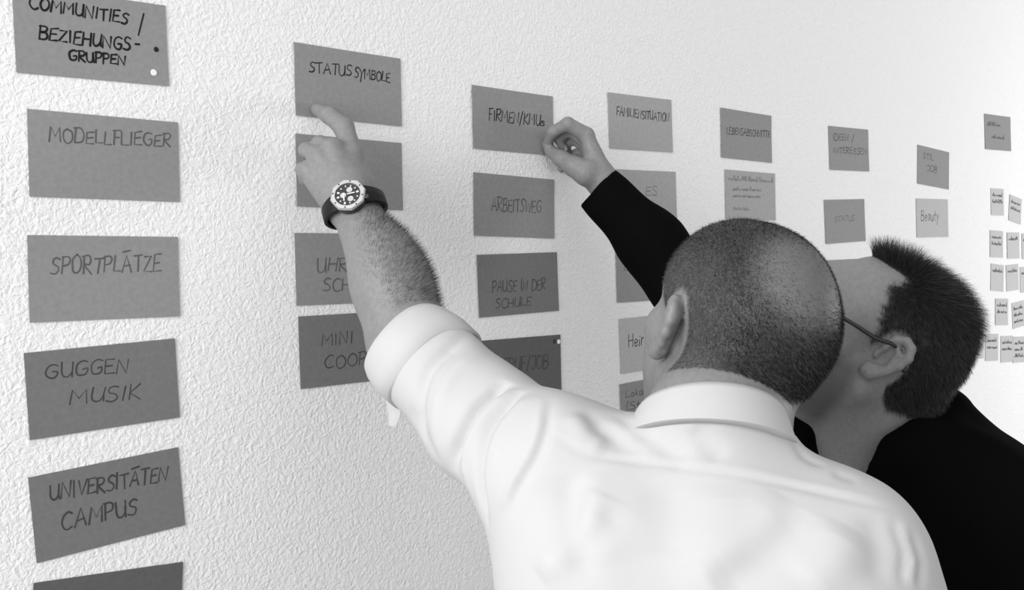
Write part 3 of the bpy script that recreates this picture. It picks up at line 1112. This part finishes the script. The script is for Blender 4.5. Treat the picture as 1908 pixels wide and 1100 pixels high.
# ------------------------------------------------------------------ wristwatch
wc = P(649, 365, 1.267)
wz = V(-.10, .42, -.90)
wx = V(.95, .30, .05)
wx = nrm(wx - wz * (wx @ wz))
wy = np.cross(wz, wx)
WR = np.stack([wx, wy, wz], 1)


def wl(x, y, z):
    return wc + WR @ np.array([x, y, z])


watch = bpy.data.objects.new('wristwatch', None)
C.objects.link(watch)
watch.location = wc
tag(watch, 'steel octagonal wristwatch with black strap on the pointing arm', 'watch')


def disc(name, prof, n, mat, parent, rot=0.0, oct_=0.0, centre=(0, 0)):
    a = np.linspace(0, 2 * math.pi, n, endpoint=False) + rot
    sh = 1 - oct_ * (1 - math.cos(math.pi / 8) / np.cos((a % (math.pi / 4)) - math.pi / 8))
    one = np.ones(n)
    rings = [[wl(centre[0] + r * q * math.cos(t), centre[1] + r * q * math.sin(t), z) for t, q in zip(a, sh if r > .02 else one)] for r, z in prof]
    v_, f_ = loft(rings)
    return mesh_obj(name, v_, f_, mat, parent, smooth=False)


case = disc('case', [(.0195, -.010), (.0215, -.008), (.0215, .0005), (.0205, .001)], 64, M_STEELD, watch)
bez = disc('bezel', [(.0226, .0005), (.0230, .0020), (.0214, .0042), (.0162, .0044), (.0155, .0024), (.0155, .0012)], 64, M_STEEL, watch, oct_=.8)
for i in range(8):
    t = i * math.pi / 4 + math.pi / 8
    disc('bezel_screw', [(.0010, .0040), (.0010, .0047), (.0007, .0049)], 12, M_STEELD, bez, centre=(.0188 * math.cos(t), .0188 * math.sin(t)))
dial = disc('dial', [(.0156, .0010), (.0156, .0026), (.0150, .0027)], 48, M_DIAL, watch)


def bar(name, x, y, w, h, rot, z, mat, parent, th=.0006):
    c, s = math.cos(rot), math.sin(rot)
    pts = []
    for zz in (z, z + th):
        for (a, b) in ((-w, -h), (w, -h), (w, h), (-w, h)):
            pts.append(wl(x + (a * c - b * s) / 2, y + (a * s + b * c) / 2, zz))
    return mesh_obj(name, pts, [(3, 2, 1, 0), (4, 5, 6, 7), (0, 1, 5, 4), (1, 2, 6, 5), (2, 3, 7, 6), (3, 0, 4, 7)], mat, parent, smooth=False)


for i in range(12):
    t = i * math.pi / 6
    big = i in (0, 5, 6, 8)
    bar('hour_marker', .0125 * math.cos(t), .0125 * math.sin(t), .0032 if big else .002, .0022 if big else .0013, t, .0026, M_LUME, dial)
for (x, y) in ((-.0058, .001), (.002, -.0068), (.0035, .0062)):
    disc('subdial', [(.0038, .0026), (.0038, .0030), (.0032, .0030), (.0032, .0028)], 24, M_STEEL, dial, centre=(x, y))
bar('hour_hand', .0042, .0002, .010, .0013, -.1, .0034, M_LUME, watch)
bar('minute_hand', -.0055, -.0030, .0015, .0100, -.15, .0038, M_LUME, watch)
disc('crown', [(.0022, -.004), (.0030, -.003), (.0030, .0005), (.002, .001)], 16, M_STEELD, watch, centre=(.0215, -.0085))
# strap: an oval band round the wrist
sc_ = wc - wz * .0335
ang = np.linspace(0, 2 * math.pi, 80, endpoint=False)
rings = []
for (yy, dr) in ((-.0125, 0), (-.0125, .003), (-.011, .0042), (.011, .0042), (.0125, .003), (.0125, 0), (0, -.0004), (-.0125, 0)):
    top = np.clip(np.sin(ang), 0, 1)
    wf = .72 + .38 * top ** 2
    rings.append(sc_ + np.outer((.0375 + dr) * np.cos(ang), wx) + np.outer((.0285 + dr) * np.sin(ang), wz) + np.outer(yy * wf, wy))
v, fl = loft(rings, cap=False)
mesh_obj('strap', v, fl, M_RUBBER, watch)

# ------------------------------------------------------------------ second person: black clothes
B2 = np.array([*P(1700, 900, 1.48)[:2], 0.0])
H2 = Head(P(1620, 646, 1.43), V(-1.0, .57, .08), V(.57, 1, -.20), 1.02)
NK2 = P(1655, 830, 1.47)
SHL2, SHR2 = P(1860, 960, 1.34), P(1530, 860, 1.60)
EL2, WR2 = P(1338, 640, 1.60), P(1121, 336, 1.685)
F = Field()
H2.build(F, heavy=.004, neck=NK2, neck_r=.070)
F.cone(NK2, P(1710, 1000, 1.49), .08, .12, .05)
F.cone(P(1710, 1000, 1.49), P(1730, 1400, 1.50), .13, .14, .05)
F.cone(NK2, SHL2, .06, .05, .04)
F.cone(NK2, SHR2, .06, .05, .04)
F.cone(SHR2, EL2, .05, .042, .04)
F.cone(EL2, WR2, .042, .026, .03)
F.cone(SHL2, P(1930, 1300, 1.33), .05, .042, .04)
F.cone(P(1930, 1300, 1.33), P(1880, 1600, 1.40), .042, .03, .04)
kn2 = {'i': P(1093, 252, 1.682), 'm': P(1090, 262, 1.702), 'r': P(1094, 276, 1.722), 'p': P(1100, 292, 1.738)}
for a, r0 in (('i', .0118), ('m', .012), ('r', .0115), ('p', .011)):
    F.cone(WR2 + (kn2[a] - kn2['m']) * .35, kn2[a], .020, r0, .012)
F.chain([WR2, P(1092, 322, 1.672), P(1069, 310, 1.676), P(1047, 296, 1.692), P(1025, 281, 1.711)], [.022, .0205, .0160, .0130, .0102], .008)
F.chain([kn2['i'], P(1058, 231, 1.674), P(1030, 246, 1.690), P(1018, 270, 1.7125)], [.0132, .0108, .0095, .0078], .005)
F.chain([kn2['m'], P(1060, 243, 1.70), P(1041, 258, 1.712), P(1048, 274, 1.719)], [.012, .0095, .0084, .0072], .004)
F.chain([kn2['r'], P(1068, 258, 1.722), P(1053, 270, 1.730), P(1058, 284, 1.735)], [.0115, .0092, .0082, .0070], .004)
F.chain([kn2['p'], P(1075, 286, 1.740), P(1056, 302, 1.742), P(1046, 315, 1.738)], [.0105, .0084, .0076, .0066], .004)
v, f = F.mesh(.0025)
v = relax(v, f, 1, .3)
L2 = H2.loc(v)
r2 = np.linalg.norm(L2 - np.array([0, -.018, .04]), axis=1)
near = r2 < .128
x_, y_, z_ = L2[:, 0], L2[:, 1], L2[:, 2]
# hairline: low at the nape, above the ear, receding at the temples, a tuft in front
line = np.interp(y_, [-.10, -.045, -.03, -.02, .012, .02], [-.050, -.058, -.045, -.002, -.006, .012])
hm = smoothstep(line - .004, line + .006, z_) * near
front = np.interp(z_, [-.01, .04, .080, .093, .104, .110, .118], [.016, .024, .036, .020, .014, .075, .090])
front = front + .004 * np.sin(z_ * 420 + 3 * np.sin(z_ * 130))
hm *= 1 - smoothstep(front - .007, front + .007, y_)
ear2 = np.sqrt(((y_ + .010) / .027) ** 2 + ((z_ - .002) / .040) ** 2)
hm *= np.where(np.abs(x_) > .055, smoothstep(.9, 1.12, ear2), 1)
hm2 = hm
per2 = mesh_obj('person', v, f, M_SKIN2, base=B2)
tag(per2, 'person in black with glasses and dark hair pinning up a card corner', 'person')
jaw_shade = smoothstep(-.012, -.040, z_) * smoothstep(-.145, -.11, z_) * smoothstep(.0, .025, y_) * .7  # shade on cheek and jaw, put into the skin colour
set_attr(per2, 'stubble_shade', np.maximum(hm2, np.where(near | (np.linalg.norm(L2, axis=1) < .16), jaw_shade, 0)))


def comb2(root, N):
    l = H2.loc(root)
    top = smoothstep(.06, .11, l[:, 2])[:, None]
    side = -H2.R[:, 2] * .75 - H2.R[:, 1] * .45
    front = H2.R[:, 1] * .35 + H2.R[:, 2] * .35
    back = -H2.R[:, 1] * .8 * smoothstep(.03, -.03, l[:, 1])[:, None]
    return N * .42 + side * (1 - top) + (front * smoothstep(-.03, .05, l[:, 1])[:, None] + back) * top


A, Fh = strands(v, f, hm2, 42000, lambda r: .010 + .014 * smoothstep(.05, .11, H2.loc(r)[:, 2]), comb2, .0005, 4, .22, .4, .12)
hair2 = mesh_obj('hair', A, Fh, M_HAIR2, per2, smooth=False)
hair2['label'] = 'short dark tousled hair'
hair2['kind'] = 'stuff'
# eyebrows
bm_ = np.exp(-((np.abs(x_) - .034) / .016) ** 2 - ((z_ - .024) / .005) ** 2) * (y_ > .06)
bm_[bm_ < .15] = 0
A, Fh = strands(v, f, bm_, 900, .009, lambda r, N: N * .5 + H2.R[:, 0] * np.sign(H2.loc(r)[:, :1]) * .7, .0004, 2, .2)
eb = mesh_obj('eyebrows', A, Fh, M_HAIR2, per2, smooth=False)
eb['kind'] = 'stuff'


def nail(person, c, d, nvec, w=.0065, l=.008):
    d = nrm(d)
    nvec = nrm(nvec - d * (nvec @ d))
    s = np.cross(d, nvec)
    vs, fs = [], []
    for side in (0, 1):
        for i in range(7):
            for j in range(7):
                a, b = i / 3 - 1, j / 3 - 1
                rr = 1 - .18 * max(0, b) * a * a
                vs.append(c + s * a * w * .5 + d * b * l * .5 * rr - nvec * (a * a * .0022 + side * .0008))
    for i in range(6):
        for j in range(6):
            q = i * 7 + j
            fs += [(q, q + 7, q + 8, q + 1), (49 + q, 49 + q + 1, 49 + q + 8, 49 + q + 7)]
    for i in range(6):
        for a, b in (((i) * 7, (i + 1) * 7), ((i + 1) * 7 + 6, i * 7 + 6), (i + 1, i), (42 + i, 42 + i + 1)):
            fs.append((a, b, b + 49, a + 49))
    return mesh_obj('fingernail', vs, fs, M_NAIL, person)


nail(per2, P(1015, 271, 1.705), P(1018, 276, 1.719) - P(1027, 250, 1.697), V(-.75, .15, -.55))
nail(per2, P(1026, 277, 1.7015), P(1022, 278, 1.712) - P(1048, 293, 1.693), V(.05, .45, -.9), .009, .010)
nail(per2, P(1055, 275, 1.7145), P(1048, 276, 1.722) - P(1041, 260, 1.715), V(.5, .1, -.85), .008, .010)
nail(per1, P(590, 201, 1.4025), P(588, 199, 1.412) - P(615, 213, 1.391), V(-.3, .75, -.5), .008, .010)

# black pullover
F = Field()
ax2 = nrm(SHR2 - SHL2)
bn2 = nrm(np.cross(ax2, np.array([0, 0, 1.0])))
F.cone(P(1700, 1030, 1.49), P(1720, 1420, 1.50), .195, .205, .06, flat=(bn2, .74))
F.cone(P(1690, 890, 1.47), P(1710, 980, 1.48), .095, .125, .05)
F.cone(P(1710, 860, 1.46), SHL2, .065, .075, .06)
F.cone(P(1752, 778, 1.45), P(1800, 890, 1.42), .042, .070, .05)
F.cone(P(1690, 828, 1.385), P(1790, 890, 1.37), .036, .060, .04)
F.cone(P(1590, 868, 1.40), P(1700, 850, 1.38), .025, .04, .03)
F.cone(P(1496, 765, 1.53), P(1490, 900, 1.54), .030, .05, .03)
F.cone(P(1650, 870, 1.49), SHR2, .065, .075, .06)
F.cone(SHR2, EL2, .072, .058, .03)
F.cone(EL2, P(1219, 459, 1.645), .058, .051, .03)
F.cone(P(1219, 459, 1.645), P(1120, 357, 1.683), .051, .0415, .03)
F.cone(SHL2, P(1935, 1300, 1.33), .080, .062, .05)
F.cone(P(1935, 1300, 1.33), P(1885, 1600, 1.40), .062, .045, .04)
# openings at wrist and neck
dcf = nrm(WR2 - P(1235, 445, 1.645))
e0 = P(1113, 350, 1.686)
vw = nrm(e0 - EYE)
dcq = nrm(dcf - vw * (dcf @ vw) * .95)
F.ell(e0 + dcq * .058, (.45, .45, .058), np.stack([nrm(np.cross(dcq, FW)), np.cross(dcq, nrm(np.cross(dcq, FW))), dcq], 1), .0015, True)
F.cone(e0 - dcf * .05, e0 + dcf * .03, .030, .036, .004, sub=True)
F.cone(P(1625, 850, 1.45), P(1625, 670, 1.42), .058, .082, .008, sub=True)
F.cone(P(1580, 850, 1.41), P(1560, 745, 1.39), .040, .06, .01, sub=True)
v, f = F.mesh(.0035)
n = vert_normals(v, f)
w = np.sin(v[:, 2] * 55 + v[:, 0] * 41) * np.sin(v[:, 0] * 61 - v[:, 1] * 47 + 1.3) * .0016
v = v + n * w[:, None]
pull = mesh_obj('pullover', v, f, M_BLACK, per2)
pull['label'] = 'black long sleeved pullover'
# collar facing of the open neck
cn = P(1655, 812, 1.33)
cr = V(.86, .36, -.36)
cf = V(-.42, -.72, .2)
cf = nrm(cf - cr * (cf @ cr))
cu = nrm(np.cross(cr, cf))
hip2 = P(1740, 1480, 1.50)
lower_body(per2, hip2, np.array([hip2[0], hip2[1], 0.0]), nrm(np.array([.1, 1.0, 0])), M_TROUSER)

# ------------------------------------------------------------------ eyeglasses
gl = bpy.data.objects.new('eyeglasses', None)
C.objects.link(gl)
gl.location = H2.w(0, .11, .01)
tag(gl, 'thin dark framed eyeglasses worn by the person in black', 'eyeglasses')
for q in (-1, 1):
    a = np.linspace(0, 2 * math.pi, 33)
    pts = [H2.w(q * .034 + .024 * math.cos(t), .112 - .006 * (abs(q * .034 + .024 * math.cos(t)) / .06) ** 2, .002 + .015 * math.sin(t)) for t in a]
    v, fl = tube(pts, .0011, 8, ref=H2.R[:, 1])
    rim = mesh_obj('rim', v, fl, M_FRAME, gl)
    lens = []
    for off in (-.0006, .0006):
        lens.append([p + H2.R[:, 1] * off for p in pts[:-1]])
    v, fl = loft(lens)
    mesh_obj('lens', v, fl, M_GLASS, rim, smooth=False)
    tp = [H2.w(q * .060, .106, .018), H2.w(q * .073, .095, .019), H2.w(q * .0825, .055, .019), H2.w(q * .0845, .02, .017), H2.w(q * .0835, -.004, .021), H2.w(q * .082, -.022, .014), H2.w(q * .081, -.034, -.004)]
    v, fl = tube(smooth_line(tp, 6), .0029, 8)
    mesh_obj('temple_arm', v, fl, M_FRAME, gl)
v, fl = tube(smooth_line([H2.w(-.011, .113, .004), H2.w(-.005, .120, .009), H2.w(.005, .120, .009), H2.w(.011, .113, .004)], 5), .0011, 8)
mesh_obj('bridge', v, fl, M_FRAME, gl)
